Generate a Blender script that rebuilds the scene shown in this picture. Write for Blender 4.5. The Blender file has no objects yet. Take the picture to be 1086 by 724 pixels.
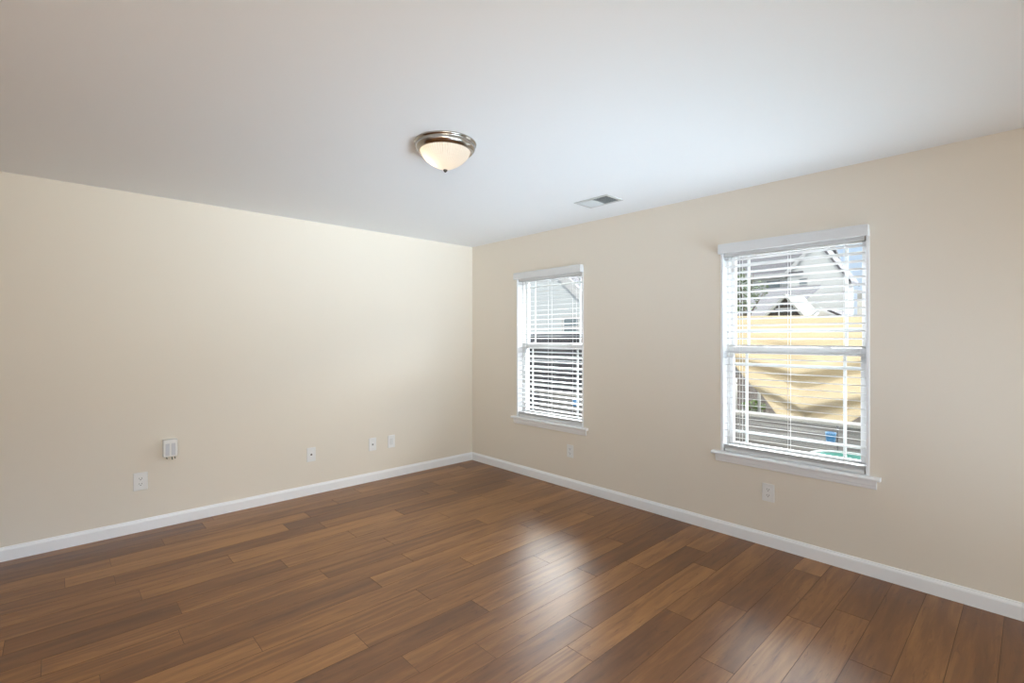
import bpy, bmesh, math, random
from mathutils import Vector, Matrix

S = bpy.context.scene
COL = S.collection
R = math.radians
random.seed(7)

# ------------------------------------------------------------------ camera
cam_d = bpy.data.cameras.new('camera')
cam_d.sensor_width = 36.0
cam_d.lens = 518.0 / 1086.0 * 36.0
cam_d.shift_y = -4.0 / 1086.0
cam_d.clip_start = 0.05
cam_d.clip_end = 300
cam = bpy.data.objects.new('camera', cam_d)
cam.location = (-3.502, -4.416, 1.40)
cam.rotation_euler = (R(90), 0, R(-43.05))
COL.objects.link(cam)
S.camera = cam

# ------------------------------------------------------------------ colour
S.view_settings.view_transform = 'Standard'
S.view_settings.look = 'None'
S.view_settings.gamma = 1.0
S.view_settings.use_curve_mapping = False
S.view_settings.exposure = 0.06

# ------------------------------------------------------------------ sky
W = bpy.data.worlds.new('sky')
S.world = W
W.use_nodes = True
nt = W.node_tree
nt.nodes.clear()
wo = nt.nodes.new('ShaderNodeOutputWorld')
bg = nt.nodes.new('ShaderNodeBackground')
tc = nt.nodes.new('ShaderNodeTexCoord')
sp = nt.nodes.new('ShaderNodeSeparateXYZ')
rp = nt.nodes.new('ShaderNodeValToRGB')
# low sky: soft blue-white; an added bright band on the window side feeds the floor highlights
els = rp.color_ramp.elements
els[0].position = 0.0
els[0].color = (0.80, 0.86, 0.95, 1)
els[1].position = 1.0
els[1].color = (0.70, 0.82, 1.0, 1)
for p, c in ((0.16, (0.60, 0.77, 1.0, 1)), (0.26, (0.52, 0.70, 1.0, 1)), (0.36, (1.0, 0.975, 0.93, 1))):
    e = els.new(p)
    e.color = c
nt.links.new(tc.outputs['Generated'], sp.inputs[0])
nt.links.new(sp.outputs['Z'], rp.inputs['Fac'])
nt.links.new(rp.outputs['Color'], bg.inputs['Color'])
GLOW_BAND = 34.0
hz = nt.nodes.new('ShaderNodeMapRange')
hz.interpolation_type = 'SMOOTHSTEP'
hz.inputs['From Min'].default_value = 0.19
hz.inputs['From Max'].default_value = 0.34
nt.links.new(sp.outputs['Z'], hz.inputs['Value'])
az = nt.nodes.new('ShaderNodeMapRange')
az.interpolation_type = 'SMOOTHSTEP'
az.inputs['From Min'].default_value = -0.10
az.inputs['From Max'].default_value = 0.45
nt.links.new(sp.outputs['X'], az.inputs['Value'])
mm = nt.nodes.new('ShaderNodeMath')
mm.operation = 'MULTIPLY'
nt.links.new(hz.outputs[0], mm.inputs[0])
nt.links.new(az.outputs[0], mm.inputs[1])
ma = nt.nodes.new('ShaderNodeMath')
ma.operation = 'MULTIPLY_ADD'
ma.inputs[1].default_value = GLOW_BAND
ma.inputs[2].default_value = 0.95
hi = nt.nodes.new('ShaderNodeMapRange')          # the added band is cut off overhead to spare the slats
hi.interpolation_type = 'SMOOTHSTEP'
hi.inputs['From Min'].default_value = 0.46
hi.inputs['From Max'].default_value = 0.60
hi.inputs['To Min'].default_value = 1.0
hi.inputs['To Max'].default_value = 0.06
nt.links.new(sp.outputs['Z'], hi.inputs['Value'])
mh = nt.nodes.new('ShaderNodeMath')
mh.operation = 'MULTIPLY'
nt.links.new(mm.outputs[0], mh.inputs[0])
nt.links.new(hi.outputs[0], mh.inputs[1])
nt.links.new(mh.outputs[0], ma.inputs[0])
nt.links.new(ma.outputs[0], bg.inputs['Strength'])
nt.links.new(bg.outputs[0], wo.inputs['Surface'])

# ------------------------------------------------------------------ sun and the added fill lamps behind the camera
def lamp(name, kind, loc, rot, energy, color, **kw):
    d = bpy.data.lights.new(name, kind)
    d.energy = energy
    d.color = color
    for k, v in kw.items():
        setattr(d, k, v)
    o = bpy.data.objects.new(name, d)
    o.location = loc
    o.rotation_euler = rot
    COL.objects.link(o)
    return o

# sun high behind this house, falling on the neighbours' fronts
sd = Vector((0.62, 0.25, -0.95)).normalized()
lamp('sun', 'SUN', (-10, -4, 20), sd.to_track_quat('-Z', 'Y').to_euler(), 3.2, (1.0, 0.95, 0.87), angle=R(1.0))
# added fill lamp at the rear opening, unseen, standing in for daylight
lamp('fill_rear', 'AREA', (-3.2, -7.18, 1.25), (R(90), 0, 0), 42, (0.98, 1.0, 0.86),
     shape='RECTANGLE', size=4.6, size_y=2.1)


def fill_lamp(name, loc, aim, energy, color, spread, w, h):
    d = (Vector(aim) - Vector(loc)).normalized()
    return lamp(name, 'AREA', loc, d.to_track_quat('-Z', 'Y').to_euler(), energy, color,
                shape='RECTANGLE', size=w, size_y=h, spread=R(spread))


# three added fill lamps behind the camera, aimed to brighten the far end
fill_lamp('fill_low', (-0.9, -5.6, 0.3), (-1.3, -1.4, 2.6), 7.5, (0.54, 0.88, 1.0), 58, 2.2, 1.6)
fill_lamp('fill_corner', (-1.4, -5.6, 0.3), (-1.0, -0.6, 2.7), 20.0, (0.65, 0.80, 1.0), 50, 2.4, 1.4)
fill_lamp('fill_left', (-4.6, -6.0, 1.6), (-1.2, -0.2, 2.2), 12.2, (1.0, 1.0, 0.90), 60, 1.8, 1.2)

# ================================================================== helpers
class MB:
    """collects shapes into one mesh"""
    def __init__(self):
        self.bm = bmesh.new()

    def _mark(self, geom_verts, M):
        if M is not None:
            bmesh.ops.transform(self.bm, matrix=M, verts=geom_verts)

    def box(self, x0, x1, y0, y1, z0, z1, bevel=0.0, seg=2, mat=0, M=None):
        r = bmesh.ops.create_cube(self.bm, size=1.0)
        vs = r['verts']
        for v in vs:
            v.co = Vector(((x0 + x1) / 2 + v.co.x * (x1 - x0), (y0 + y1) / 2 + v.co.y * (y1 - y0),
                           (z0 + z1) / 2 + v.co.z * (z1 - z0)))
        fs = set(f for v in vs for f in v.link_faces)
        for f in fs:
            f.material_index = mat
        if bevel > 0:
            es = list(set(e for v in vs for e in v.link_edges))
            res = bmesh.ops.bevel(self.bm, geom=es, offset=bevel, segments=seg, profile=0.5, affect='EDGES')
            vs = list(set(v for f in res['faces'] for v in f.verts) | set(v for v in vs if v.is_valid))
            for f in res['faces']:
                f.material_index = mat
        self._mark(vs, M)
        return self

    def prism(self, pts, axis, a, b, mat=0, M=None):
        """extrude a closed 2-D outline along an axis"""
        def mk(p, q):
            if axis == 'x':
                return (q, p[0], p[1])
            if axis == 'y':
                return (p[0], q, p[1])
            return (p[0], p[1], q)
        A = [self.bm.verts.new(mk(p, a)) for p in pts]
        B = [self.bm.verts.new(mk(p, b)) for p in pts]
        fs = [self.bm.faces.new(A), self.bm.faces.new(list(reversed(B)))]
        n = len(pts)
        for i in range(n):
            fs.append(self.bm.faces.new((A[i], B[i], B[(i + 1) % n], A[(i + 1) % n])))
        for f in fs:
            f.material_index = mat
        self._mark(A + B, M)
        return self

    def lathe(self, prof, seg=48, mod=None, M=None, cap=False, mat=0):
        """revolve (r, z) pairs about Z; mod(angle, i) scales the radius"""
        rings = []
        for i, (r, z) in enumerate(prof):
            ring = []
            for k in range(seg):
                a = 2 * math.pi * k / seg
                q = r * (mod(a, i) if mod else 1.0)
                ring.append(self.bm.verts.new((q * math.cos(a), q * math.sin(a), z)))
            rings.append(ring)
        for i in range(len(rings) - 1):
            for k in range(seg):
                f = self.bm.faces.new((rings[i][k], rings[i][(k + 1) % seg], rings[i + 1][(k + 1) % seg], rings[i + 1][k]))
                f.material_index = mat
                f.smooth = True
        if cap:
            self.bm.faces.new(list(reversed(rings[0])))
            self.bm.faces.new(rings[-1])
        self._mark([v for r in rings for v in r], M)
        return self

    def tube(self, pts, rad, seg=8, mat=0):
        """round tube along a path, capped"""
        pts = [Vector(p) for p in pts]
        rings = []
        for i, p in enumerate(pts):
            d = (pts[min(i + 1, len(pts) - 1)] - pts[max(i - 1, 0)]).normalized()
            up = Vector((0, 0, 1)) if abs(d.z) < 0.95 else Vector((1, 0, 0))
            u = d.cross(up).normalized()
            w = u.cross(d).normalized()
            r = rad[i] if isinstance(rad, (list, tuple)) else rad
            rings.append([self.bm.verts.new(p + r * (math.cos(2 * math.pi * k / seg) * u + math.sin(2 * math.pi * k / seg) * w))
                          for k in range(seg)])
        for i in range(len(rings) - 1):
            for k in range(seg):
                f = self.bm.faces.new((rings[i][k], rings[i][(k + 1) % seg], rings[i + 1][(k + 1) % seg], rings[i + 1][k]))
                f.smooth = True
                f.material_index = mat
        self.bm.faces.new(list(reversed(rings[0])))
        self.bm.faces.new(rings[-1])
        return self

    def sheet(self, fn, nu, nv):
        """grid of points fn(u, v)"""
        g = [[self.bm.verts.new(fn(i / nu, j / nv)) for i in range(nu + 1)] for j in range(nv + 1)]
        for j in range(nv):
            for i in range(nu):
                f = self.bm.faces.new((g[j][i], g[j][i + 1], g[j + 1][i + 1], g[j + 1][i]))
                f.smooth = True
        return self

    def build(self, name, mats, parent=None, loc=None, normals=True):
        if normals:
            bmesh.ops.recalc_face_normals(self.bm, faces=self.bm.faces)
        me = bpy.data.meshes.new(name)
        self.bm.to_mesh(me)
        self.bm.free()
        for m in (mats if isinstance(mats, (list, tuple)) else [mats]):
            me.materials.append(m)
        o = bpy.data.objects.new(name, me)
        COL.objects.link(o)
        if parent is not None:
            o.parent = parent
        if loc is not None:
            o.location = loc
        return o


def tag(o, label=None, cat=None, group=None, kind=None):
    if label:
        o['label'] = label
    if cat:
        o['category'] = cat
    if group:
        o['group'] = group
    if kind:
        o['kind'] = kind
    return o


def empty(name, loc=(0, 0, 0), rz=0.0):
    o = bpy.data.objects.new(name, None)
    o.empty_display_size = 0.1
    o.location = loc
    o.rotation_euler = (0, 0, rz)
    COL.objects.link(o)
    return o


def copy_tree(o, parent=None):
    c = o.copy()
    COL.objects.link(c)
    if parent is not None:
        c.parent = parent
    for ch in list(o.children):
        copy_tree(ch, c)
    return c


# ================================================================== materials
def mat(name):
    m = bpy.data.materials.new(name)
    m.use_nodes = True
    n = m.node_tree
    return m, n, n.nodes['Principled BSDF']


def N(n, t, **kw):
    x = n.nodes.new(t)
    for k, v in kw.items():
        if k in x.inputs:
            x.inputs[k].default_value = v
        else:
            setattr(x, k, v)
    return x


def plain(name, col, rough=0.5, metal=0.0, spec=0.5, bump=0.0, bscale=200.0, vary=0.0, vscale=3.0):
    m, n, b = mat(name)
    b.inputs['Roughness'].default_value = rough
    b.inputs['Metallic'].default_value = metal
    b.inputs['Specular IOR Level'].default_value = spec
    tco = N(n, 'ShaderNodeTexCoord')
    if vary > 0:
        nz = N(n, 'ShaderNodeTexNoise', Scale=vscale, Detail=4.0)
        n.links.new(tco.outputs['Object'], nz.inputs['Vector'])
        mx = N(n, 'ShaderNodeMix', data_type='RGBA')
        mx.inputs[6].default_value = tuple(c * (1 - vary) for c in col) + (1,)
        mx.inputs[7].default_value = tuple(min(1, c * (1 + vary)) for c in col) + (1,)
        n.links.new(nz.outputs['Fac'], mx.inputs[0])
        n.links.new(mx.outputs[2], b.inputs['Base Color'])
    else:
        b.inputs['Base Color'].default_value = tuple(col) + (1,)
    if bump > 0:
        bz = N(n, 'ShaderNodeTexNoise', Scale=bscale, Detail=2.0)
        n.links.new(tco.outputs['Object'], bz.inputs['Vector'])
        bp = N(n, 'ShaderNodeBump', Strength=bump, Distance=0.002)
        n.links.new(bz.outputs['Fac'], bp.inputs['Height'])
        n.links.new(bp.outputs['Normal'], b.inputs['Normal'])
    return m


M_WALL = plain('cream_wall_paint', (0.80, 0.738, 0.645), 0.75, spec=0.25, bump=0.12, bscale=160)
M_CEIL = plain('white_ceiling_paint', (0.90, 0.915, 0.925), 0.85, spec=0.2, bump=0.12, bscale=120)
M_TRIM = plain('white_trim_paint', (0.90, 0.915, 0.94), 0.35)
M_VINYL = plain('white_vinyl', (0.86, 0.87, 0.88), 0.35)
M_BLIND = plain('white_blind', (0.73, 0.74, 0.75), 0.4)
M_CORD = plain('white_cord', (0.80, 0.81, 0.82), 0.8)
M_PLATE = plain('white_plastic_plate', (0.84, 0.84, 0.83), 0.3)
M_SLOT = plain('dark_slot', (0.03, 0.03, 0.03), 0.6)
M_GREYPL = plain('grey_plastic', (0.62, 0.63, 0.67), 0.45)
M_BRASSPIN = plain('dark_green_wire', (0.05, 0.10, 0.07), 0.5)
M_NICKEL = plain('brushed_nickel', (0.42, 0.385, 0.34), 0.2, metal=1.0)
M_DNICKEL = plain('dark_nickel', (0.10, 0.09, 0.08), 0.35, metal=1.0)
M_STEEL = plain('zinc_metal', (0.45, 0.46, 0.45), 0.45, metal=0.8)
M_VENT = plain('vent_enamel', (0.58, 0.585, 0.57), 0.4)
M_INSERT = plain('pale_grey_insert', (0.74, 0.75, 0.74), 0.4)
M_DUCT = plain('dark_duct', (0.06, 0.06, 0.055), 0.8)
M_POCKET = plain('grey_green_track_cover', (0.42, 0.43, 0.38), 0.6)

# window glass: thin pane, mostly clear with a Fresnel reflection
m, n, b = mat('window_glass')
n.nodes.remove(b)
out = n.nodes['Material Output']
tr = N(n, 'ShaderNodeBsdfTransparent')
tr.inputs['Color'].default_value = (0.97, 0.985, 0.98, 1)
gl = N(n, 'ShaderNodeBsdfGlossy', Roughness=0.02)
lw = N(n, 'ShaderNodeLayerWeight', Blend=0.5)
p5 = N(n, 'ShaderNodeMath', operation='POWER')
p5.inputs[1].default_value = 5.0
n.links.new(lw.outputs['Facing'], p5.inputs[0])
fr = N(n, 'ShaderNodeMath', operation='MULTIPLY_ADD')     # Schlick reflectance of one pane face
fr.inputs[1].default_value = 0.96
fr.inputs[2].default_value = 0.025
n.links.new(p5.outputs[0], fr.inputs[0])
ms = N(n, 'ShaderNodeMixShader')
n.links.new(fr.outputs[0], ms.inputs[0])
n.links.new(tr.outputs[0], ms.inputs[1])
n.links.new(gl.outputs[0], ms.inputs[2])
n.links.new(ms.outputs[0], out.inputs['Surface'])
M_GLASS = m

# lamp dome: frosted glass, lit from inside
m, n, b = mat('frosted_dome_glass')
b.inputs['Base Color'].default_value = (0.86, 0.81, 0.74, 1)
b.inputs['Roughness'].default_value = 0.25
out = n.nodes['Material Output']
tl = N(n, 'ShaderNodeBsdfTranslucent')
tl.inputs['Color'].default_value = (0.92, 0.85, 0.76, 1)
ms = N(n, 'ShaderNodeMixShader')
ms.inputs[0].default_value = 0.6
n.links.new(b.outputs[0], ms.inputs[1])
n.links.new(tl.outputs[0], ms.inputs[2])
n.links.new(ms.outputs[0], out.inputs['Surface'])
M_DOME = m

# floor boards: per-board tone, stretched grain
def wood_floor():
    m, n, b = mat('oak_laminate')
    L = n.links.new
    uv = N(n, 'ShaderNodeUVMap', uv_map='UVMap')
    idn = N(n, 'ShaderNodeUVMap', uv_map='board')
    sid = N(n, 'ShaderNodeSeparateXYZ')
    L(idn.outputs[0], sid.inputs[0])
    off = N(n, 'ShaderNodeCombineXYZ')
    mul = N(n, 'ShaderNodeMath', operation='MULTIPLY')
    mul.inputs[1].default_value = 37.0
    L(sid.outputs['Y'], mul.inputs[0])
    L(mul.outputs[0], off.inputs['X'])
    L(mul.outputs[0], off.inputs['Z'])
    add = N(n, 'ShaderNodeVectorMath', operation='ADD')
    L(uv.outputs[0], add.inputs[0])
    L(off.outputs[0], add.inputs[1])

    def stretched(sx, sy):
        mp = N(n, 'ShaderNodeMapping')
        mp.inputs['Scale'].default_value = (sx, sy, 1)
        L(add.outputs[0], mp.inputs['Vector'])
        return mp
    # broad streaks
    m1 = stretched(1.6, 16.0)
    n1 = N(n, 'ShaderNodeTexNoise', Scale=1.0, Detail=5.0, Roughness=0.6, Distortion=0.8)
    L(m1.outputs[0], n1.inputs['Vector'])
    # fine pores
    m2 = stretched(4.0, 190.0)
    n2 = N(n, 'ShaderNodeTexNoise', Scale=1.0, Detail=3.0, Roughness=0.6)
    L(m2.outputs[0], n2.inputs['Vector'])
    # cathedral figure: rings cut lengthwise
    m3 = stretched(1.5, 14.0)
    w3 = N(n, 'ShaderNodeTexWave', wave_type='RINGS', Scale=1.1, Distortion=7.0, Detail=3.0)
    w3.inputs['Detail Scale'].default_value = 1.2
    L(m3.outputs[0], w3.inputs['Vector'])

    # short dark flecks and knots
    m4 = stretched(5.0, 34.0)
    n4a = N(n, 'ShaderNodeTexNoise', Scale=1.0, Detail=4.0, Roughness=0.65, Distortion=1.5)
    L(m4.outputs[0], n4a.inputs['Vector'])
    n4 = N(n, 'ShaderNodeMapRange')
    n4.inputs['From Min'].default_value = 0.58
    n4.inputs['From Max'].default_value = 0.78
    L(n4a.outputs['Fac'], n4.inputs['Value'])

    ramp = N(n, 'ShaderNodeValToRGB')
    cr = ramp.color_ramp
    cr.elements[0].position = 0.0
    cr.elements[0].color = (0.108, 0.038, 0.009, 1)
    cr.elements[1].position = 1.0
    cr.elements[1].color = (0.350, 0.160, 0.046, 1)
    e = cr.elements.new(0.5)
    e.color = (0.195, 0.077, 0.019, 1)
    # tone = board random + grain
    def madd(a, k, c=None, cv=0.0):
        x = N(n, 'ShaderNodeMath', operation='MULTIPLY_ADD')
        L(a, x.inputs[0])
        x.inputs[1].default_value = k
        if c is not None:
            L(c, x.inputs[2])
        else:
            x.inputs[2].default_value = cv
        return x.outputs[0]
    t = madd(sid.outputs['X'], 0.60, None, -0.57)
    t = madd(n1.outputs['Fac'], 1.25, t)
    t = madd(n2.outputs['Fac'], 0.18, t)
    t = madd(w3.outputs['Fac'], 0.20, t)
    t = madd(n4.outputs[0], -0.55, t)
    L(t, ramp.inputs['Fac'])
    L(ramp.outputs['Color'], b.inputs['Base Color'])
    b.inputs['Roughness'].default_value = 0.33
    rr = madd(n2.outputs['Fac'], 0.04, None, 0.32)
    L(rr, b.inputs['Roughness'])
    b.inputs['Specular IOR Level'].default_value = 0.62
    bp = N(n, 'ShaderNodeBump', Strength=0.05, Distance=0.0004)
    L(n2.outputs['Fac'], bp.inputs['Height'])
    L(bp.outputs['Normal'], b.inputs['Normal'])
    return m


M_FLOOR = wood_floor()
M_GROOVE = plain('board_edge', (0.075, 0.032, 0.013), 0.5)

# outdoors
def siding(name, col, pitch, rough=0.6):
    m, n, b = mat(name)
    L = n.links.new
    tco = N(n, 'ShaderNodeTexCoord')
    s = N(n, 'ShaderNodeSeparateXYZ')
    L(tco.outputs['Object'], s.inputs[0])
    d = N(n, 'ShaderNodeMath', operation='DIVIDE')
    d.inputs[1].default_value = pitch
    L(s.outputs['Z'], d.inputs[0])
    f = N(n, 'ShaderNodeMath', operation='FRACT')
    L(d.outputs[0], f.inputs[0])
    bp = N(n, 'ShaderNodeBump', Strength=0.6, Distance=0.02, invert=True)
    L(f.outputs[0], bp.inputs['Height'])
    L(bp.outputs['Normal'], b.inputs['Normal'])
    b.inputs['Base Color'].default_value = col + (1,)
    b.inputs['Roughness'].default_value = rough
    return m


M_SIDEA = siding('grey_lap_siding', (0.492, 0.523, 0.536), 0.16)
M_SIDEB = siding('pale_lap_siding', (0.531, 0.544, 0.544), 0.20)
M_SIDEC = siding('tan_lap_siding', (0.463, 0.442, 0.398), 0.20)
M_HTRIM = plain('white_house_trim', (0.503, 0.503, 0.503), 0.5)
M_ROOFL = plain('pale_grey_shingles', (0.125, 0.123, 0.134), 0.85, vary=0.12, vscale=6)
M_ROOFD = plain('dark_shingles', (0.05, 0.045, 0.05), 0.85, vary=0.2, vscale=8)
M_SOFFIT = plain('grey_soffit', (0.334, 0.334, 0.304), 0.8)
M_HGLASS = plain('house_window_glass', (0.19, 0.23, 0.25), 0.15)
M_SHUTTER = plain('dark_shutter', (0.03, 0.03, 0.035), 0.6)
M_SCREEN = plain('dark_gable_screen', (0.035, 0.028, 0.022), 0.8)


def weathered(name, a, c, sx=(1, 1.5, 40)):
    m, n, b = mat(name)
    L = n.links.new
    tco = N(n, 'ShaderNodeTexCoord')
    mp = N(n, 'ShaderNodeMapping')
    mp.inputs['Scale'].default_value = sx
    L(tco.outputs['Object'], mp.inputs['Vector'])
    nz = N(n, 'ShaderNodeTexNoise', Scale=1.0, Detail=6.0, Roughness=0.7)
    L(mp.outputs[0], nz.inputs['Vector'])
    r = N(n, 'ShaderNodeValToRGB')
    r.color_ramp.elements[0].position = 0.32
    r.color_ramp.elements[0].color = a + (1,)
    r.color_ramp.elements[1].position = 0.68
    r.color_ramp.elements[1].color = c + (1,)
    L(nz.outputs['Fac'], r.inputs['Fac'])
    L(r.outputs['Color'], b.inputs['Base Color'])
    b.inputs['Roughness'].default_value = 0.85
    return m


M_TIMBER = weathered('weathered_grey_timber', (0.065, 0.065, 0.067), (0.231, 0.227, 0.222))
M_TCAP = weathered('bleached_cap_board', (0.193, 0.193, 0.187), (0.263, 0.259, 0.248), (1, 2, 20))
M_FENCE = weathered('dark_fence_boards', (0.028, 0.028, 0.033), (0.07, 0.07, 0.082))
M_PANEL = weathered('pinkish_grey_panel', (0.163, 0.143, 0.133), (0.231, 0.207, 0.194), (1, 20, 3))
M_TARP = plain('tan_tarp_cloth', (0.478, 0.399, 0.271), 0.8, spec=0.1)
M_TREE = plain('green_leaves', (0.102, 0.145, 0.055), 0.6, vary=0.35, vscale=9)
M_WEED = plain('bright_weed_leaves', (0.136, 0.208, 0.060), 0.6, vary=0.3, vscale=20)
M_BARK = plain('grey_bark', (0.12, 0.10, 0.08), 0.9, vary=0.3, vscale=20)
M_PATIO = plain('dark_gravel', (0.10, 0.10, 0.095), 0.9, vary=0.04, vscale=2)  # gravel coloured dark to cut the light bounced up under the slats
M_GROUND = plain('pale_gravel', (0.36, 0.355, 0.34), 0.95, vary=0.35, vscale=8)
M_TEAL = plain('teal_plastic', (0.077, 0.252, 0.217), 0.35)
M_TEALRIM = plain('pale_teal_rim', (0.285, 0.330, 0.323), 0.35)
M_BLUE = plain('blue_plastic', (0.024, 0.128, 0.272), 0.35)
M_POST = plain('white_post_paint', (0.5, 0.49, 0.47), 0.5)
M_STAKE = plain('dark_stake', (0.04, 0.04, 0.045), 0.6)

# ================================================================== room shell
H = 2.44
X0, Y0 = -6.55, -7.05          # far corners behind the camera
T = 0.15
ZS, ZT, HW = 0.585, 2.04, 0.4405   # window opening: bottom, top, half width
WY = (-1.1785, -3.3115)            # window centres along the right wall


def structure(o):
    return tag(o, kind='structure')


# --- floor: every board with its own bevelled edge
def floor():
    bm = bmesh.new()
    uvl = bm.loops.layers.uv.new('UVMap')
    idl = bm.loops.layers.uv.new('board')
    LEN, WID, OFF = 1.207, 0.15, 0.112
    known = {22: -1.437, 21: -0.92, 23: -0.805, 24: -0.56, 20: -1.20, 14: -1.26, 16: -1.183, 15: -0.675, 17: -0.889,
             11: -0.955, 13: -2.037, 18: -1.61, 19: -1.805, 9: -2.34, 10: -1.866, 4: -2.045, 7: -2.467, 5: -1.487,
             2: -2.046, 12: -1.62, 8: -0.62, 6: -0.75, 3: -1.05, 1: -0.55}
    tones = TONES
    BEV, DEP = 0.0009, 0.0009
    rng = random.Random(21)
    k = -1
    while True:
        y1 = -(OFF + WID * k) if k >= 0 else 0.02
        y0 = -(OFF + WID * (k + 1))
        if y1 < Y0 - 0.1:
            break
        j0 = known.get(k, -rng.random() * LEN)
        while j0 < 0.02:
            j0 += LEN
        j = 0
        x1 = j0
        while x1 > X0 - 0.1:
            x0 = x1 - LEN
            a, bb = max(x0, X0 - 0.1), min(x1, 0.02)
            tone = rng.random()
            tone = 0.5 + (tone - 0.5) * 1.0
            rid = rng.random()
            for (rk, xa, xb, tv) in tones:
                if rk == k and xa <= (a + bb) / 2 <= xb:
                    tone = tv
            top = [(a + BEV, y0 + BEV, 0), (bb - BEV, y0 + BEV, 0), (bb - BEV, y1 - BEV, 0), (a + BEV, y1 - BEV, 0)]
            low = [(a, y0, -DEP), (bb, y0, -DEP), (bb, y1, -DEP), (a, y1, -DEP)]
            tv_ = [bm.verts.new(p) for p in top]
            lv_ = [bm.verts.new(p) for p in low]
            fs = [bm.faces.new(tv_)]
            for q in range(4):
                f = bm.faces.new((lv_[q], lv_[(q + 1) % 4], tv_[(q + 1) % 4], tv_[q]))
                f.material_index = 1
                fs.append(f)
            for f in fs:
                for l in f.loops:
                    l[uvl].uv = (l.vert.co.x - x0, l.vert.co.y - y0)
                    l[idl].uv = (tone, rid)
            x1 = x0
            j += 1
        k += 1
    # subfloor slab
    r = bmesh.ops.create_cube(bm, size=1.0)
    for v in r['verts']:
        v.co = Vector((v.co.x * (0.12 - X0) + (X0 - 0.08) / 2, v.co.y * (0.12 - Y0) + (Y0 - 0.08) / 2, -0.1 + v.co.z * 0.19))
    for f in set(f for v in r['verts'] for f in v.link_faces):
        f.material_index = 1
    me = bpy.data.meshes.new('floor')
    bm.to_mesh(me)
    bm.free()
    me.materials.append(M_FLOOR)
    me.materials.append(M_GROOVE)
    o = bpy.data.objects.new('floor', me)
    COL.objects.link(o)
    structure(o)


# board tones read off the photograph: (row, x from, x to, tone)
TONES = [
    (22, -1.43, -0.2, 0.35), (22, -2.6, -1.44, 0.55), (21, -0.92, 0.0, 0.25), (21, -2.1, -0.93, 0.55),
    (23, -2.0, -0.81, 0.80), (23, -0.8, 0.0, 0.55), (24, -1.7, -0.57, 0.55), (24, -0.55, 0.0, 0.35), (25, -2.0, 0.0, 0.30),
    (20, -2.4, -1.21, 0.20), (20, -1.19, 0.0, 0.60), (19, -1.8, -0.6, 0.80), (18, -1.6, -0.4, 0.15), (19, -0.6, 0.0, 0.25),
    (17, -2.09, -0.9, 0.70), (17, -0.88, 0.0, 0.80), (16, -1.18, 0.0, 0.10), (15, -1.87, -0.68, 0.60), (15, -0.67, 0.0, 0.15),
    (14, -1.25, 0.0, 0.50), (14, -2.46, -1.27, 0.50), (13, -2.03, -0.84, 0.40), (13, -3.2, -2.04, 0.60),
    (16, -2.38, -1.19, 0.55), (16, -3.6, -2.4, 0.25), (15, -3.0, -1.88, 0.10), (17, -3.3, -2.11, 0.50),
    (18, -2.8, -1.62, 0.25), (19, -3.0, -1.81, 0.70), (11, -2.15, -0.96, 0.85), (11, -3.3, -2.17, 0.20),
    (12, -2.8, -1.63, 0.75), (10, -1.86, -0.67, 0.75), (10, -3.0, -1.87, 0.45), (9, -2.33, -1.2, 0.40), (9, -3.5, -2.35, 0.55),
    (7, -3.6, -2.48, 0.15), (7, -2.46, -1.3, 0.75), (4, -2.04, -0.9, 0.70), (4, -3.2, -2.05, 0.15),
    (5, -1.48, -0.3, 0.20), (14, -3.6, -2.47, 0.75), (6, -3.2, -1.97, 0.75), (8, -3.0, -1.83, 0.55),
]
floor()

# --- walls, each with thickness
wl = MB()
wl.box(X0 - T, T, 0, T, -0.1, H + 0.25)
structure(wl.build('wall_left', M_WALL))

wr = MB()
ys = [0.0]
edges = [(0.0, WY[0] + HW), (WY[0] - HW, WY[1] + HW), (WY[1] - HW, Y0 - T)]
for a, bq in edges:
    wr.box(0, T, bq, a, -0.1, H + 0.25)
for c in WY:
    wr.box(0, T, c - HW, c + HW, -0.1, ZS)
    wr.box(0, T, c - HW, c + HW, ZT, H + 0.25)
bmesh.ops.remove_doubles(wr.bm, verts=wr.bm.verts, dist=1e-5)
structure(wr.build('wall_right', M_WALL))

# unseen walls behind the camera; the openings are added to let fill light in
wb = MB()
wb.box(X0 - T, -5.55, Y0 - T, Y0, -0.1, H + 0.25)
wb.box(-0.85, T, Y0 - T, Y0, -0.1, H + 0.25)
wb.box(-5.55, -0.85, Y0 - T, Y0, 2.32, H + 0.25)
wb.box(-5.55, -0.85, Y0 - T, Y0, -0.1, 0.18)
structure(wb.build('wall_rear', M_WALL))
ww = MB()
ww.box(X0 - T, X0, Y0, -5.55, -0.1, H + 0.25)
ww.box(X0 - T, X0, -2.85, 0, -0.1, H + 0.25)
ww.box(X0 - T, X0, -5.55, -2.85, 2.32, H + 0.25)
ww.box(X0 - T, X0, -5.55, -2.85, -0.1, 0.18)
structure(ww.build('wall_west', M_WALL))

ce = MB()
ce.box(X0 - T, T, Y0 - T, T, H, H + 0.25)
structure(ce.build('ceiling', M_CEIL))

# --- baseboards: moulded profile (distance from wall, height)
BP = [(0, 0), (0.013, 0), (0.013, 0.066), (0.0115, 0.072), (0.009, 0.0765), (0.0065, 0.0795), (0.005, 0.086), (0.0, 0.088)]
bb = MB()
bb.prism([(-d, z) for d, z in BP], 'x', X0, 0.0)
structure(bb.build('baseboard_left', M_TRIM))
bb = MB()
bb.prism([(-d, z) for d, z in BP], 'y', Y0, -0.0)
structure(bb.build('baseboard_right', M_TRIM))

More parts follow.
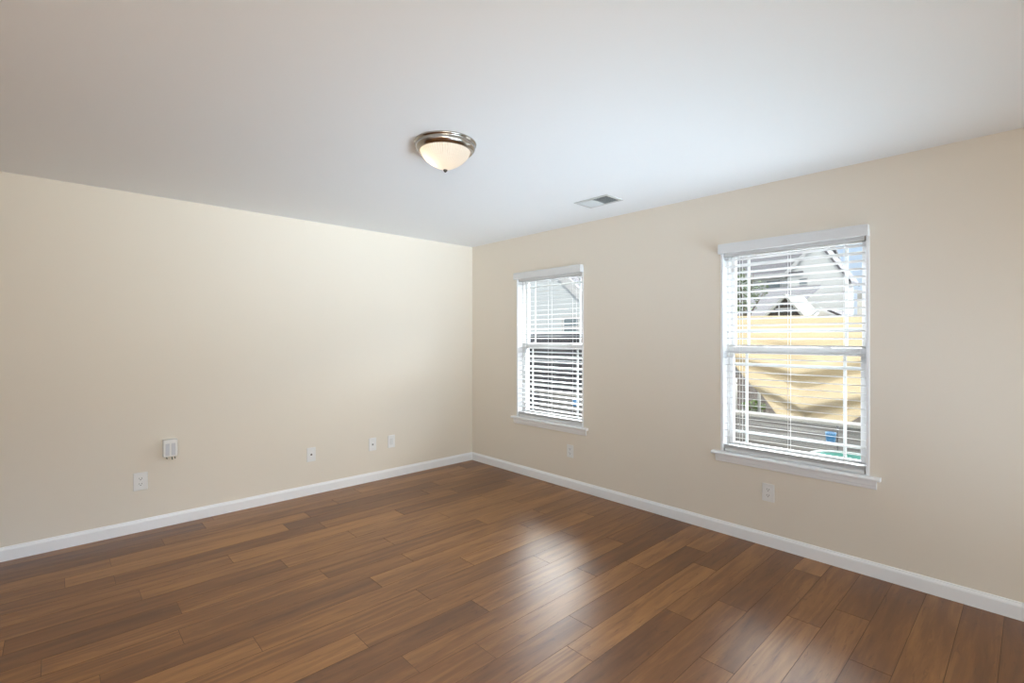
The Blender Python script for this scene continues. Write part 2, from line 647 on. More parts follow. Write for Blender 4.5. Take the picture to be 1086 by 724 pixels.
# ================================================================== windows (local: x across, -y into room, z up)
def window(name, yc):
    root = empty(name, (0, yc, 0), R(-90))
    structure(root)
    iw = HW - 0.018
    f = MB()                                     # jamb boards lining the opening
    f.box(-HW, -iw, -0.003, T, ZS, ZT, 0.0015, 1)
    f.box(iw, HW, -0.003, T, ZS, ZT, 0.0015, 1)
    f.box(-iw, iw, -0.003, T, ZT - 0.018, ZT, 0.0015, 1)
    f.build('jamb', M_TRIM, root)
    s = MB()                                     # stool with horns and rounded nose
    prof = [(T, 0.565), (-0.03, 0.565), (-0.037, 0.568), (-0.040, 0.575), (-0.037, 0.583), (-0.03, 0.587), (T, 0.587)]
    s.prism([p for p in prof if True], 'x', -HW + 0.001, HW - 0.001)
    for sx in (-1, 1):
        hx = sorted((sx * (HW - 0.001), sx * (HW + 0.055)))
        s.prism([(0.0, 0.565), (-0.03, 0.565), (-0.037, 0.568), (-0.040, 0.575), (-0.037, 0.583), (-0.03, 0.587), (0.0, 0.587)], 'x', hx[0], hx[1])
    s.build('sill', M_TRIM, root)
    a = MB()
    a.prism([(0, 0.513), (-0.006, 0.513), (-0.010, 0.518), (-0.011, 0.530), (-0.015, 0.536), (-0.015, 0.5655), (0, 0.5655)], 'x', -HW - 0.035, HW + 0.035)
    a.build('apron', M_TRIM, root)
    fw = iw - 0.012
    zb, zt = 0.587, ZT - 0.018
    fr_ = MB()
    fr_.box(-iw, -fw, 0.066, T + 0.01, zb, zt, 0.001, 1)
    fr_.box(fw, iw, 0.066, T + 0.01, zb, zt, 0.001, 1)
    fr_.box(-fw, fw, 0.066, T + 0.01, zt - 0.012, zt, 0.001, 1)
    fr_.box(-fw, fw, 0.066, T + 0.01, zb, zb + 0.014, 0.001, 1)
    fr_.build('window_frame', M_VINYL, root)
    mid = 1.315

    def sash(nm, y0, y1, z0, z1, zlo, zhi, hw, bot, top):
        st = 0.028
        q = MB()
        q.box(-hw, -hw + st, y0, y1, z0, z1, 0.003, 2)
        q.box(hw - st, hw, y0, y1, z0, z1, 0.003, 2)
        q.box(-hw + st, hw - st, y0, y1, z0, z0 + bot, 0.003, 2)
        q.box(-hw + st, hw - st, y0, y1, z1 - top, z1, 0.003, 2)
        o = q.build(nm, M_VINYL, root)
        ym = (y0 + y1) / 2
        g = MB()
        g.box(-hw + st, hw - st, ym - 0.002, ym + 0.002, z0 + bot, z1 - top)
        g.build('glass', M_GLASS, o)
        mu = MB()                                # border-pattern grid
        for sx in (-1, 1):
            mu.box(sx * 0.296 - 0.009, sx * 0.296 + 0.009, ym + 0.003, ym + 0.011, z0 + bot, z1 - top, 0.002, 1)
        for zz in (zlo, zhi):
            mu.box(-hw + st, hw - st, ym + 0.0035, ym + 0.0105, zz - 0.009, zz + 0.009, 0.002, 1)
        mu.build('muntin_grid', M_VINYL, o)
        return o
    lo = sash('lower_sash', 0.072, 0.104, zb + 0.014, mid + 0.022, 0.728, 1.212, fw - 0.001, 0.05, 0.05)
    up = sash('upper_sash', 0.108, 0.140, mid - 0.022, zt - 0.012, 1.452, 1.925, fw - 0.001, 0.045, 0.028)
    for sx in (-0.2, 0.2):
        k = MB()
        k.box(sx - 0.03, sx + 0.03, 0.074, 0.100, mid + 0.022, mid + 0.034, 0.004, 2)
        k.box(sx - 0.008, sx + 0.022, 0.066, 0.076, mid + 0.024, mid + 0.032, 0.003, 2)
        k.build('sash_lock', M_VINYL, lo)
    for sx in (-1, 1):
        p = MB()
        xa, xb = sorted((sx * (iw - 0.002), sx * (fw - 0.022)))
        p.box(xa, xb, 0.070, 0.104, mid + 0.0225, mid + 0.03, 0.001, 1)
        p.build('track_cover', M_POCKET, root)
    return root


window('window_1', WY[0])
window('window_2', WY[1])

# ================================================================== blinds
PITCH = 0.0467


def blind(yc, label, tilt):
    root = empty('window_blind', (0, yc, 0), R(-90))
    tag(root, label, 'window blind', 'white window blinds')
    hw = HW - 0.024
    h = MB()
    h.box(-hw, hw, 0.004, 0.056, 1.978, 2.019, 0.003, 2)
    h.build('headrail', M_BLIND, root)
    v = MB()                                     # valance with returns, proud of the wall
    vz0, vz1 = 1.998, 2.062
    pr = [(-0.050, vz0), (-0.044, vz0 - 0.003), (-0.040, vz0), (-0.040, vz1), (-0.044, vz1 + 0.002), (-0.047, vz1), (-0.050, vz1 - 0.012)]
    v.prism(pr, 'x', -HW + 0.001, HW - 0.001)
    for sx in (-1, 1):
        a, bq = sorted((sx * (HW - 0.009), sx * (HW - 0.001)))
        v.box(a, bq, -0.0405, -0.003, vz0, vz1)
    v.build('valance', M_BLIND, root)
    s = MB()
    zs = []
    z = 1.955
    while z > 0.66:
        zs.append(z)
        z -= PITCH
    yc_ = 0.031
    for z in zs:
        # gently crowned slat
        pts = [(-0.025, -0.0005), (-0.013, 0.0000), (0, 0.0002), (0.013, 0.0000), (0.025, -0.0005),
               (0.025, -0.0028), (0.013, -0.0023), (0, -0.0021), (-0.013, -0.0023), (-0.025, -0.0028)]
        ca, sa = math.cos(R(tilt)), math.sin(R(tilt))
        s.prism([(yc_ + p * ca + q * sa, z + q * ca - p * sa) for p, q in pts], 'x', -hw, hw)
    for k in range(5):                           # spare slats lying on the rail
        z = 0.612 + 0.0055 * k
        s.box(-hw, hw, yc_ - 0.025, yc_ + 0.025, z, z + 0.003)
    s.build('slats', M_BLIND, root)
    br = MB()
    br.box(-hw, hw, yc_ - 0.026, yc_ + 0.026, 0.5875, 0.611, 0.005, 2)
    br.build('bottom_rail', M_BLIND, root)
    for x in (-0.31, 0.0, 0.31):
        c = MB()
        for yy in (yc_ - 0.0265, yc_ + 0.0265):
            c.tube([(x, yy, 0.606), (x, yy, 1.98)], 0.0011, 6)
        c.build('ladder_cord', M_CORD, root)
    for sx in (-1, 1):
        k = MB()
        k.box(sx * (hw + 0.0035) - 0.002, sx * (hw + 0.0035) + 0.002, 0.006, 0.020, 0.588, 0.606, 0.001, 1)
        k.build('hold_down_bracket', M_STEEL, root)
    return root


blind(WY[0], 'open white slatted blind on the window nearer the room corner, grey siding behind it', -5.0)
blind(WY[1], 'open white slatted blind on the right-hand window, tan cloth behind it', 9.0)

# ================================================================== wall plates
def plate_mesh(w, h, t=0.006):
    p = MB()
    p.box(-w / 2, w / 2, -t, -0.0003, -h / 2, h / 2, 0.0035, 3)
    return p


def duplex(loc, rz, label, w=0.078, h=0.122):
    root = empty('electrical_outlet', loc, rz)
    tag(root, label, 'outlet', 'duplex outlets along the walls')
    plate_mesh(w, h).build('cover_plate', M_PLATE, root)
    for s in (-1, 1):
        zc = s * 0.0195
        pts = []
        for k in range(32):
            a = 2 * math.pi * k / 32
            x, z = 0.0172 * math.cos(a), 0.0172 * math.sin(a)
            pts.append((x, zc + max(-0.0140, min(0.0140, z))))
        q = MB()
        q.prism(pts, 'y', -0.0075, -0.004)
        o = q.build('receptacle', M_PLATE, root)
        sl = MB()
        sl.box(-0.0085, -0.0062, -0.0079, -0.0070, zc - 0.001, zc + 0.008)
        sl.box(0.0058, 0.0085, -0.0079, -0.0070, zc - 0.001, zc + 0.007)
        sl.lathe([(0.0029, 0), (0.0029, 0.0009)], 12, None,
                 Matrix.Translation((0, -0.0070, zc - 0.0075)) @ Matrix.Rotation(R(90), 4, 'X'), cap=True)
        sl.build('slots', M_SLOT, o)
    sc = MB()
    sc.lathe([(0.0032, 0), (0.0032, 0.0012), (0.002, 0.0018)], 12, None,
             Matrix.Translation((0, -0.0058, 0)) @ Matrix.Rotation(R(90), 4, 'X'), cap=True)
    sc.build('screw', M_PLATE, root)
    return root


duplex((-3.054, 0, 0.362), 0, 'white duplex outlet on left wall, below and left of the small wall box', 0.084, 0.128)
duplex((0, -1.464, 0.346), R(-90), 'white duplex outlet low on right wall under the window nearer the corner', 0.076, 0.118)
duplex((0, -3.193, 0.360), R(-90), 'white duplex outlet low on right wall under the right-hand window', 0.078, 0.120)


def jack(loc, label, kind):
    nm = {'coax': 'cable_jack_plate', 'phone': 'phone_jack_plate', 'decora': 'rocker_plate'}[kind]
    root = empty(nm, loc, 0)
    tag(root, label, 'wall plate')
    plate_mesh(0.078, 0.124).build('cover_plate', M_PLATE, root)
    T90 = Matrix.Rotation(R(90), 4, 'X')
    if kind == 'coax':
        q = MB()
        q.lathe([(0.0075, 0), (0.0075, 0.003), (0.0048, 0.0035), (0.0048, 0.010), (0.002, 0.010)], 16, None,
                Matrix.Translation((0, -0.0055, 0)) @ T90, cap=True)
        q.build('connector', M_DNICKEL, root)
    elif kind == 'phone':
        q = MB()
        q.box(-0.011, 0.011, -0.0085, -0.004, -0.013, 0.013, 0.002, 2)
        o = q.build('jack', M_PLATE, root)
        d = MB()
        d.box(-0.0065, 0.0065, -0.0090, -0.0080, -0.008, 0.004)
        d.build('socket', M_SLOT, o)
    else:
        q = MB()
        q.box(-0.0165, 0.0165, -0.0085, -0.004, -0.033, 0.033, 0.002, 2)
        q.build('insert', M_INSERT, root)
    for s in (-1, 1):
        sc = MB()
        sc.lathe([(0.003, 0), (0.003, 0.0012), (0.002, 0.0016)], 12, None,
                 Matrix.Translation((0, -0.0058, s * 0.045)) @ T90, cap=True)
        sc.build('screw', M_GREYPL if kind == 'phone' else M_PLATE, root)
    return root


jack((-1.834, 0, 0.357), 'white wall plate with one dark round connector, right of the small wall box', 'coax')
jack((-1.242, 0, 0.361), 'white jack plate with dark central socket, left of the two plates near the corner', 'phone')
jack((-1.038, 0, 0.360), 'plain white plate with pale upright insert, closest to the corner on left wall', 'decora')

# small white box on the wall above the outlet
bx = empty('wall_box', (-2.882, 0, 0.583), 0)
tag(bx, 'small white box with two grey panels and dark wires, above outlet on left wall', 'wall box')
q = MB()
q.box(-0.044, 0.044, -0.056, -0.0005, -0.064, 0.064, 0.006, 3)
q.build('housing', M_PLATE, bx)
for s in (-1, 1):
    g = MB()
    g.box(s * 0.018 - 0.0125, s * 0.018 + 0.0125, -0.0580, -0.0545, -0.052, 0.036, 0.0015, 2)
    for k in range(6):
        zz = -0.045 + k * 0.0145
        g.box(s * 0.018 - 0.010, s * 0.018 + 0.010, -0.0588, -0.0575, zz, zz + 0.004)
    g.build('grey_panel', M_GREYPL, bx)
for dx in (-0.02, 0.012, 0.03):
    w = MB()
    w.tube([(dx, -0.03, -0.064), (dx, -0.034, -0.075), (dx + 0.003, -0.036, -0.090 + abs(dx - 0.012) * 0.3)], 0.003, 8)
    w.build('wire', M_BRASSPIN, bx)

# ================================================================== ceiling light
LX, LY = -1.981, -2.266
cl = empty('ceiling_light', (LX, LY, H))
tag(cl, 'flush ceiling light with nickel ring and lit frosted ribbed glass dome', 'ceiling light')
r = MB()
r.lathe([(0.02, -0.0005), (0.150, -0.0005), (0.163, -0.002), (0.166, -0.006), (0.164, -0.011), (0.157, -0.014), (0.157, -0.020),
         (0.160, -0.025), (0.158, -0.033), (0.152, -0.042), (0.144, -0.049), (0.138, -0.051), (0.134, -0.049), (0.133, -0.040), (0.130, -0.012), (0.02, -0.010)], 96)
r.build('metal_ring', M_NICKEL, cl)
d = MB()
prof = []
for i in range(25):
    a = 1 - (1 - i / 24.0) ** 1.3
    prof.append((0.1315 * max(0.0, 1 - a ** 1.75) ** 0.72 + 0.0006, -0.040 - 0.104 * a))
flute = lambda a, i: 1.0 + 0.014 * math.sin(a * 60) * min(1.0, (24 - i) / 10.0)
d.lathe(prof, 432, flute)
d.build('glass_dome', M_DOME, cl)
fi = MB()
fi.lathe([(0.001, -0.142), (0.010, -0.143), (0.0115, -0.147), (0.009, -0.151), (0.0065, -0.154), (0.0035, -0.157), (0.0005, -0.158)], 24, cap=True)
fi.build('finial', M_DNICKEL, cl)
lp = bpy.data.lights.new('bulb_light', 'POINT')
lp.energy = 0.42
lp.color = (1.0, 0.85, 0.66)
lp.shadow_soft_size = 0.028
for nm, dx, dy in (('bulb', -0.052, 0.044), ):
    lo_ = bpy.data.objects.new('bulb_light', lp)
    lo_.location = (LX + dx, LY + dy, H - 0.085)
    COL.objects.link(lo_)

# ================================================================== ceiling vent (local x across, y long)
cv = empty('ceiling_vent', (-0.480, -2.145, H), 0)
tag(cv, 'white two-way ceiling air register between the light and the right wall', 'vent')
VX, VY = 0.105, 0.155
f = MB()
for (a, bq, c, dd) in ((-VX, -VX + 0.026, -VY, VY), (VX - 0.026, VX, -VY, VY), (-VX + 0.026, VX - 0.026, -VY, -VY + 0.026), (-VX + 0.026, VX - 0.026, VY - 0.026, VY)):
    f.box(a, bq, c, dd, -0.006, -0.0003, 0.002, 2)
f.box(-VX + 0.02, VX - 0.02, -0.005, 0.005, -0.008, -0.0015, 0.001, 1)
f.build('frame', M_VENT, cv)
k = MB()
k.box(-VX + 0.02, VX - 0.02, -VY + 0.02, VY - 0.02, -0.0012, -0.0004)
k.build('duct_opening', M_DUCT, cv)
for s in (-1, 1):
    lv = MB()
    for i in range(9):
        yy = s * (0.013 + i * 0.0132)
        Mx = Matrix.Translation((0, yy, -0.0058)) @ Matrix.Rotation(R(-s * 38), 4, 'X')
        lv.box(-VX + 0.026, VX - 0.026, -0.0065, 0.0065, -0.0004, 0.0004, M=Mx)
    lv.build('louvers', M_VENT, cv)

# ================================================================== outdoors
gd = MB()
gd.box(T + 0.02, 90, -45, 70, -0.75, -0.45)
structure(gd.build('ground', M_GROUND))

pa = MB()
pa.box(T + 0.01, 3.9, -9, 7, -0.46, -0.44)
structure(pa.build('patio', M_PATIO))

# low timber wall right outside
tw = empty('low_timber_wall', (1.5, 0, -0.45))
tag(tw, 'low weathered grey timber wall with pale cap outside both windows', 'garden wall')
q = MB()
for i in range(6):
    z0 = 0.02 + i * 0.176
    q.box(0.03, 0.07, -4.9, 0.40, z0, z0 + 0.168, 0.004, 1)
q.build('boards', M_TIMBER, tw)
q = MB()
q.box(-0.02, 0.14, -4.95, 0.43, 1.076, 1.106, 0.004, 1)
q.build('cap_board', M_TCAP, tw)
for y in (-4.8, -3.6, -2.1, -0.9, 0.32):
    q = MB()
    q.box(0.07, 0.15, y - 0.045, y + 0.045, 0, 1.076, 0.004, 1)
    q.build('post', M_TIMBER, tw)

# dark fence beyond window nearer the corner
df = empty('wooden_fence', (4.0, 0, -0.45))
tag(df, 'dark slatted wooden fence below the grey house, seen through window nearer the corner', 'fence')
q = MB()
for i in range(11):
    z0 = 0.05 + i * 0.168
    q.box(-0.02, 0.01, -0.35, 9.0, z0, z0 + 0.145, 0.003, 1)
q.build('boards', M_FENCE, df)
for i in range(6):
    q = MB()
    y = -0.3 + i * 1.84
    q.box(0.01, 0.10, y - 0.045, y + 0.045, 0, 1.93, 0.004, 1)
    q.build('post', M_FENCE, df)
q = MB()
q.box(-0.05, 0.12, -0.4, 9.0, 1.90, 1.93, 0.004, 1)
q.build('top_rail', M_FENCE, df)

# pale panel fence behind the tan cloth
pf = empty('panel_fence', (4.3, -1.0, -0.45))
tag(pf, 'pale pinkish low board panel beside the tan cloth in the right-hand window', 'fence')
q = MB()
for i in range(22):
    y0 = -3.2 + i * 0.16
    q.box(0, 0.025, y0, y0 + 0.152, 0.02, 1.27, 0.003, 1)
q.build('boards', M_PANEL, pf)
for y in (-3.1, -1.5, 0.2):
    q = MB()
    q.box(0.03, 0.10, y - 0.04, y + 0.04, 0, 1.27, 0.003, 1)
    q.build('post', M_PANEL, pf)

bf = empty('back_fence', (5.6, -1.0, -0.45))
tag(bf, 'dark weathered fence rising behind the pale board panel', 'fence')
q = MB()
for i in range(40):
    y0 = -5.2 + i * 0.145
    q.box(0, 0.022, y0, y0 + 0.138, 0.02, 1.56, 0.003, 1)
q.build('boards', M_TIMBER, bf)
for y in (-5.0, -2.6, -0.2):
    q = MB()
    q.box(0.022, 0.10, y - 0.045, y + 0.045, 0, 1.56, 0.003, 1)
    q.build('post', M_TIMBER, bf)

# white post
wp = empty('garden_post', (4.0, -1.32, -0.45))
tag(wp, 'short white post with ball top at left edge of the pale board panel', 'post')
q = MB()
q.box(-0.028, 0.028, -0.028, 0.028, 0, 1.15, 0.004, 1)
q.build('shaft', M_POST, wp)
q = MB()
q.lathe([(0.001, 1.15), (0.02, 1.155), (0.034, 1.18), (0.036, 1.20), (0.028, 1.225), (0.001, 1.236)], 16)
q.build('ball_top', M_POST, wp)

# tan cloth hung over a pipe frame
ta = empty('tan_tarp', (3.0, -2.5, -0.45))
tag(ta, 'tan cloth tarp draped over a rail behind the timber wall, right-hand window', 'tarp')


def tarp_pt(u, v):
    """u along the rail, v from the top down"""
    zt = 2.145 - 0.05 * u
    top_l, top_r = 0.95, -0.98
    bot_l, bot_r = 0.26, -0.44
    tv = max(0.0, (v - 0.36) / 0.64)
    yl = top_l + (bot_l - top_l) * tv if v > 0.36 else top_l
    yr = top_r + (bot_r - top_r) * max(0.0, (v - 0.50) / 0.50) ** 1.4
    y = yl + (yr - yl) * u
    z = zt + (0.905 - 0.06 * u - zt) * v
    # sloping upper part, then a hanging curtain
    x = 0.0 if v > 0.36 else 0.55 * (0.36 - v)
    sag = math.sin(math.pi * u)
    ph = 19.0 * (v + 0.40 * abs(u - 0.42)) + 1.1
    fold = math.sin(ph + 0.55 * math.sin(ph))
    fold2 = math.sin(9.0 * v + 22.0 * u * (1 - v))
    amp = min(1.0, max(0.0, (v - 0.16) / 0.25))
    x += 0.070 * fold * amp * (0.35 + 0.65 * sag) + 0.022 * fold2 * amp
    z -= 0.035 * sag * (1.0 if v > 0.04 else v / 0.04) * (1 - v)
    return (x, y, z)


q = MB()
q.sheet(tarp_pt, 70, 60)
o = q.build('cloth', M_TARP, ta, normals=False)
sm = o.modifiers.new('thickness', 'SOLIDIFY')
sm.thickness = 0.004
q = MB()
q.tube([(0.215, 0.97, 2.13), (0.215, -1.02, 2.08)], 0.018, 10)
q.build('rail', M_STEEL, ta)
for y in (0.55, -0.9):
    q = MB()
    q.tube([(0.235, y, 0.0), (0.235, y, 2.115)], 0.018, 10)
    q.build('pole', M_STEEL, ta)

# teal tub and blue stakes beside the timber wall
tb = empty('plastic_tub', (0.95, -3.40, -0.45))
tag(tb, 'teal plastic tub with pale rim low outside the right-hand window', 'tub')
q = MB()
q.lathe([(0.001, 0.47), (0.15, 0.47), (0.17, 0.49), (0.205, 0.86), (0.215, 0.915), (0.205, 0.915), (0.195, 0.86), (0.16, 0.56), (0.001, 0.555)], 40)
q.lathe([(0.10, 0.0), (0.12, 0.02), (0.06, 0.06), (0.05, 0.40), (0.12, 0.47), (0.001, 0.471)], 32)
q.build('basin', M_TEAL, tb)
q = MB()
q.lathe([(0.206, 0.912), (0.226, 0.914), (0.230, 0.922), (0.224, 0.930), (0.206, 0.928), (0.203, 0.920), (0.206, 0.912)], 40)
q.build('rim', M_TEALRIM, tb)


def stake(loc, label):
    root = empty('garden_stake', loc)
    tag(root, label, 'garden stake', 'blue topped garden stakes')
    q = MB()
    q.tube([(0, 0, 0), (0, 0, 1.10)], 0.007, 8)
    q.build('rod', M_STAKE, root)
    q = MB()
    q.lathe([(0.001, 0.955), (0.028, 0.956), (0.034, 0.965), (0.040, 1.03), (0.043, 1.04), (0.036, 1.043), (0.03, 1.03), (0.001, 1.02)], 24,
            M=Matrix.Translation((-0.02, 0.045, 0)))
    q.build('blue_cup', M_BLUE, root)


stake((1.36, -3.27, -0.45), 'blue cup on a dark stake outside the right-hand window')
stake((1.36, -0.46, -0.43), 'blue cup on a dark stake outside the window nearer the corner')

# leafy things
def leaves(mb, cen, rad, count, size, rng):
    for _ in range(count):
        while True:
            p = Vector((rng.uniform(-1, 1), rng.uniform(-1, 1), rng.uniform(-1, 1)))
            if p.length < 1:
                break
        c = Vector(cen) + Vector((p.x * rad[0], p.y * rad[1], p.z * rad[2]))
        rot = Matrix.Rotation(rng.uniform(0, 6.28), 4, 'Z') @ Matrix.Rotation(rng.uniform(-1.3, 1.3), 4, 'X')
        s = size * rng.uniform(0.7, 1.3)
        vs = [mb.bm.verts.new(c + (rot @ Vector(w)) * s) for w in ((-0.5, 0, 0), (-0.1, -0.28, 0.05), (0.55, 0, 0), (-0.1, 0.28, 0.05))]
        mb.bm.faces.new(vs)


rng = random.Random(5)
tr_ = empty('tree', (11.0, 1.35, -0.45))
tag(tr_, 'leafy green tree in front of the far house, left side of right-hand window', 'tree')
q = MB()
q.tube([(0, 0, 0), (0.03, 0.02, 1.4), (0, -0.05, 2.6), (0.05, 0.1, 3.5)], [0.09, 0.07, 0.05, 0.02], 10)
for dx, dy, dz in ((0.2, -0.55, 3.2), (-0.2, 0.5, 3.1), (0.3, 0.3, 3.6), (-0.1, -0.35, 3.7)):
    q.tube([(0.01, -0.02, 2.2), (dx * 0.5, dy * 0.5, 2.7), (dx, dy, dz)], [0.035, 0.025, 0.01], 8)
q.build('trunk', M_BARK, tr_)
q = MB()
for cen, rad, cnt in (((0, 0.15, 3.1), (0.6, 0.55, 0.5), 420), ((0.1, -0.35, 3.2), (0.4, 0.3, 0.30), 170), ((0, 0.2, 3.65), (0.4, 0.4, 0.25), 150), ((0, -0.05, 2.72), (0.4, 0.35, 0.18), 90)):
    leaves(q, cen, rad, cnt, 0.10, rng)
q.build('foliage', M_TREE, tr_, normals=False)

for (x, y, lab) in ((4.12, -1.55, 'bright green weeds growing in front of the pale board panel'),
                    (3.35, -3.16, 'bright green shrub at right edge of the tan cloth')):
    wd = empty('weed_plant', (x, y, -0.45))
    tag(wd, lab, 'plant')
    q = MB()
    hh = 0.86 if x > 4 else 1.25
    for k in range(5):
        a = k * 1.3
        q.tube([(0, 0, 0), (0.05 * math.cos(a), 0.08 * math.sin(a), hh * 0.6), (0.08 * math.cos(a), 0.14 * math.sin(a), hh)], 0.004, 6)
    q.build('stems', M_WEED, wd)
    q = MB()
    leaves(q, (0, 0, hh - 0.02), (0.07, 0.18, 0.09), 150, 0.05, rng)
    q.build('leaves', M_WEED, wd, normals=False)


# ------------------------------------------------------------------ neighbouring houses
def house_window(root, x, y0, y1, z0, z1, tr=0.10, glassmat=None):
    """window set on a front that faces -x"""
    q = MB()
    q.box(x - 0.05, x, y0 - tr, y0, z0 - tr, z1 + tr)
    q.box(x - 0.05, x, y1, y1 + tr, z0 - tr, z1 + tr)
    q.box(x - 0.05, x, y0, y1, z1, z1 + tr)
    q.box(x - 0.05, x, y0, y1, z0 - tr, z0)
    zm = (z0 + z1) / 2 - 0.06
    q.box(x - 0.045, x - 0.004, y0, y1, zm - 0.03, zm + 0.03)
    w = q.build('window', M_HTRIM, root)
    g = MB()
    g.box(x - 0.02, x + 0.01, y0, y1, z0, z1)
    g.build('pane', glassmat or M_HGLASS, w)
    return w


# A: grey gabled house behind the dark fence
ha = empty('house', (0, 0, -0.45))
tag(ha, 'grey lap-sided house with sloping gable edge filling the window nearer the corner', 'house')
g0 = 0.45


def rake(y):
    return 3.40 + 0.85 * (y - 6.37)


q = MB()
q.prism([(4.9, 0.0 + 0.02), (11.2, 0.02), (11.2, 2.0 + g0), (7.9, rake(7.9) + g0), (4.9, rake(4.9) + g0)], 'x', 9.0, 16.0)
q.build('walls', M_SIDEA, ha)
q = MB()
th = 0.16
ya, yb, yc2 = 4.55, 7.9, 11.4
za, zb_, zc2 = rake(4.55) + g0, rake(7.9) + g0, rake(7.9) + g0 - 0.85 * 3.5
q.prism([(ya, za + 0.02), (yb, zb_ + 0.02), (yc2, zc2 + 0.02), (yc2, zc2 + th), (yb, zb_ + th + 0.06), (ya, za + th)], 'x', 8.95, 16.2)
q.build('roof', M_ROOFL, ha)
q = MB()
q.prism([(ya, za - 0.20), (yb, zb_ - 0.20), (yb, zb_ + 0.24), (ya, za + 0.17)], 'x', 8.91, 8.949)
q.build('rake_board', M_HTRIM, ha)
house_window(ha, 9.0, 5.78, 6.38, 1.60 + g0, 2.04 + g0, 0.09, M_HGLASS)

# B: pale two-storey house with a front gable and a small porch gable
hb = empty('house', (0, 0, -0.45))
tag(hb, 'pale two-storey house with front gable far behind the tan cloth, right-hand window', 'house')
q = MB()
q.prism([(28.5, 0.02), (38, 0.02), (38, 5.1 + g0), (28.5, 5.1 + g0)], 'y', 5.4, 16.0)
q.build('walls', M_SIDEB, hb)
q = MB()
q.prism([(27.9, 5.02 + g0), (33.2, 8.2 + g0), (38.6, 5.02 + g0), (38.6, 5.2 + g0), (33.2, 8.4 + g0), (27.9, 5.2 + g0)], 'y', 4.7, 16.4)
q.build('roof', M_ROOFL, hb)
q = MB()
q.box(27.95, 28.5, 5.45, 16.3, 4.94 + g0, 5.015 + g0)
q.build('soffit', M_SOFFIT, hb)
q = MB()
q.box(27.86, 27.90, 5.45, 16.35, 5.0 + g0, 5.22 + g0)
q.build('gutter', M_HTRIM, hb)
q = MB()
q.prism([(2.62, 0.02), (5.45, 0.02), (5.45, 5.25 + g0), (4.0, 6.75 + g0), (2.62, 4.72 + g0)], 'x', 28.0, 29.6)
q.build('gable_wing', M_SIDEB, hb)
q = MB()
q.prism([(2.35, 4.30 + g0), (2.35, 4.48 + g0), (4.0, 6.98 + g0), (5.75, 5.18 + g0), (5.75, 5.02 + g0), (4.0, 6.80 + g0)], 'x', 27.9, 29.7)
q.build('gable_roof', M_ROOFL, hb)
q = MB()
q.prism([(4.0, 6.66 + g0), (5.72, 4.90 + g0), (5.72, 5.16 + g0), (4.0, 6.96 + g0)], 'x', 27.85, 27.895)
q.build('gable_trim', M_HTRIM, hb)
q = MB()
q.box(27.95, 28.05, 5.35, 5.50, 0.02, 5.0 + g0)
q.box(27.95, 28.05, 2.57, 2.70, 0.02, 4.5 + g0)
q.build('corner_board', M_HTRIM, hb)
house_window(hb, 28.5, 6.09, 6.86, 3.80 + g0, 5.02 + g0 - 0.15, 0.12)
w = house_window(hb, 28.0, 4.50, 4.90, 4.22 + g0, 4.80 + g0, 0.08)
for y0 in (4.42, 4.76):
    q = MB()
    q.box(27.93, 27.985, y0, y0 + 0.22, 3.72 + g0, 4.16 + g0)
    q.build('shutter', M_SHUTTER, hb)

# porch in front of B: pale roof, dark screened gable
pc = empty('porch_roof', (0, 0, -0.45))
tag(pc, 'low pale porch roof with dark gridded gable, in front of the far pale house', 'porch')
q = MB()
q.prism([(20.4, 2.25 + g0), (26.0, 4.05 + g0), (26.0, 4.2 + g0), (20.4, 2.37 + g0)], 'y', 3.30, 7.6)
q.build('roof', M_ROOFL, pc)
q = MB()
q.prism([(2.42, 2.22 + g0), (3.86, 2.36 + g0), (3.07, 3.18 + g0)], 'x', 20.0, 20.2)
q.build('gable_screen', M_SCREEN, pc)
q = MB()
for yv in (2.86, 3.34):
    q.box(19.95, 19.995, yv - 0.025, yv + 0.025, 2.3 + g0, 2.88 + g0)
q.box(19.95, 19.995, 2.75, 3.50, 2.66 + g0, 2.71 + g0)
q.build('grid_bars', M_HTRIM, pc)
q = MB()
q.prism([(2.28, 2.16 + g0), (3.07, 3.17 + g0), (3.96, 2.24 + g0), (4.02, 2.32 + g0), (3.07, 3.32 + g0), (2.20, 2.22 + g0)], 'x', 19.85, 22.5)
q.build('gable_roof', M_SOFFIT, pc)
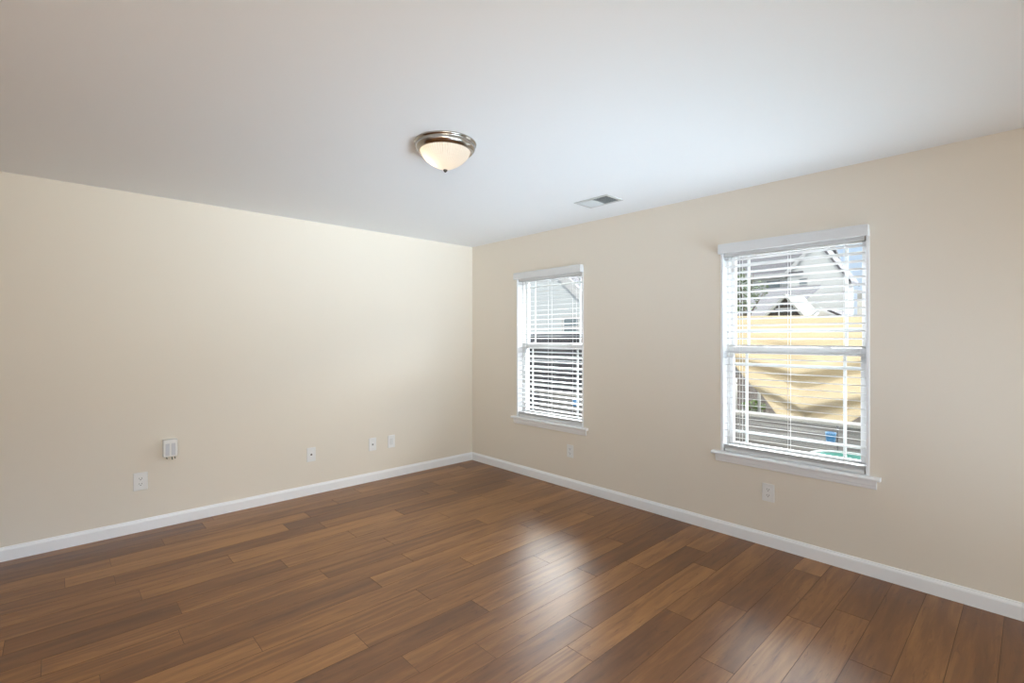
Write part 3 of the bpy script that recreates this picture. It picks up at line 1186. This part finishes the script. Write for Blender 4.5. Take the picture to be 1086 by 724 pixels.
for y in (2.45, 3.8, 7.3):
    q = MB()
    q.box(20.2, 20.36, y - 0.08, y + 0.08, 0, 2.3 + g0)
    q.build('post', M_HTRIM, pc)

# shed with dark roof
sh = empty('shed', (0, 0, -0.45))
tag(sh, 'small shed with dark sloping roof, right of the dark porch gable', 'shed')
q = MB()
q.prism([(0.55, 0.02), (2.0, 0.02), (2.0, 2.2 + g0), (1.70, 2.54 + g0), (0.55, 1.95 + g0)], 'x', 20.0, 22.0)
q.build('walls', M_SIDEC, sh)
q = MB()
q.prism([(0.35, 1.94 + g0), (1.45, 2.50 + g0), (1.45, 2.60 + g0), (0.35, 2.02 + g0)], 'x', 19.8, 22.2)
q.build('roof', M_ROOFD, sh)
q = MB()
q.prism([(0.5, 1.90 + g0), (1.70, 2.56 + g0), (2.1, 2.16 + g0), (2.14, 2.22 + g0), (1.70, 2.68 + g0), (1.43, 2.49 + g0), (0.5, 1.98 + g0)], 'x', 19.72, 19.79)
q.build('rake_board', M_HTRIM, sh)

# C: tan house right behind
hc = empty('house', (0, 0, -0.45))
tag(hc, 'tan house with low roof edge at far right, below the patch of blue sky', 'house')
q = MB()
q.prism([(-1.5, 0.02), (4.5, 0.02), (4.5, 4.75 + g0), (-1.5, 3.35 + g0)], 'x', 39.6, 47.0)
q.build('walls', M_SIDEC, hc)
q = MB()
q.prism([(-1.9, 3.2 + g0), (5.0, 4.82 + g0), (5.0, 5.02 + g0), (-1.9, 3.4 + g0)], 'x', 39.3, 47.4)
q.build('roof', M_HTRIM, hc)

# D: grey house farther behind the gabled one
hd = empty('house', (0, 0, -0.45))
tag(hd, 'distant grey house above the gable edge, top right of window nearer the corner', 'house')
q = MB()
q.box(22, 30, 18.0, 30, 0.02, 5.2)
q.build('walls', M_SIDEA, hd)
q = MB()
q.prism([(21.5, 5.0), (26, 6.8), (30.5, 5.0), (30.5, 5.22), (26, 7.05), (21.5, 5.22)], 'y', 17.6, 30.5)
q.build('roof', M_ROOFL, hd)
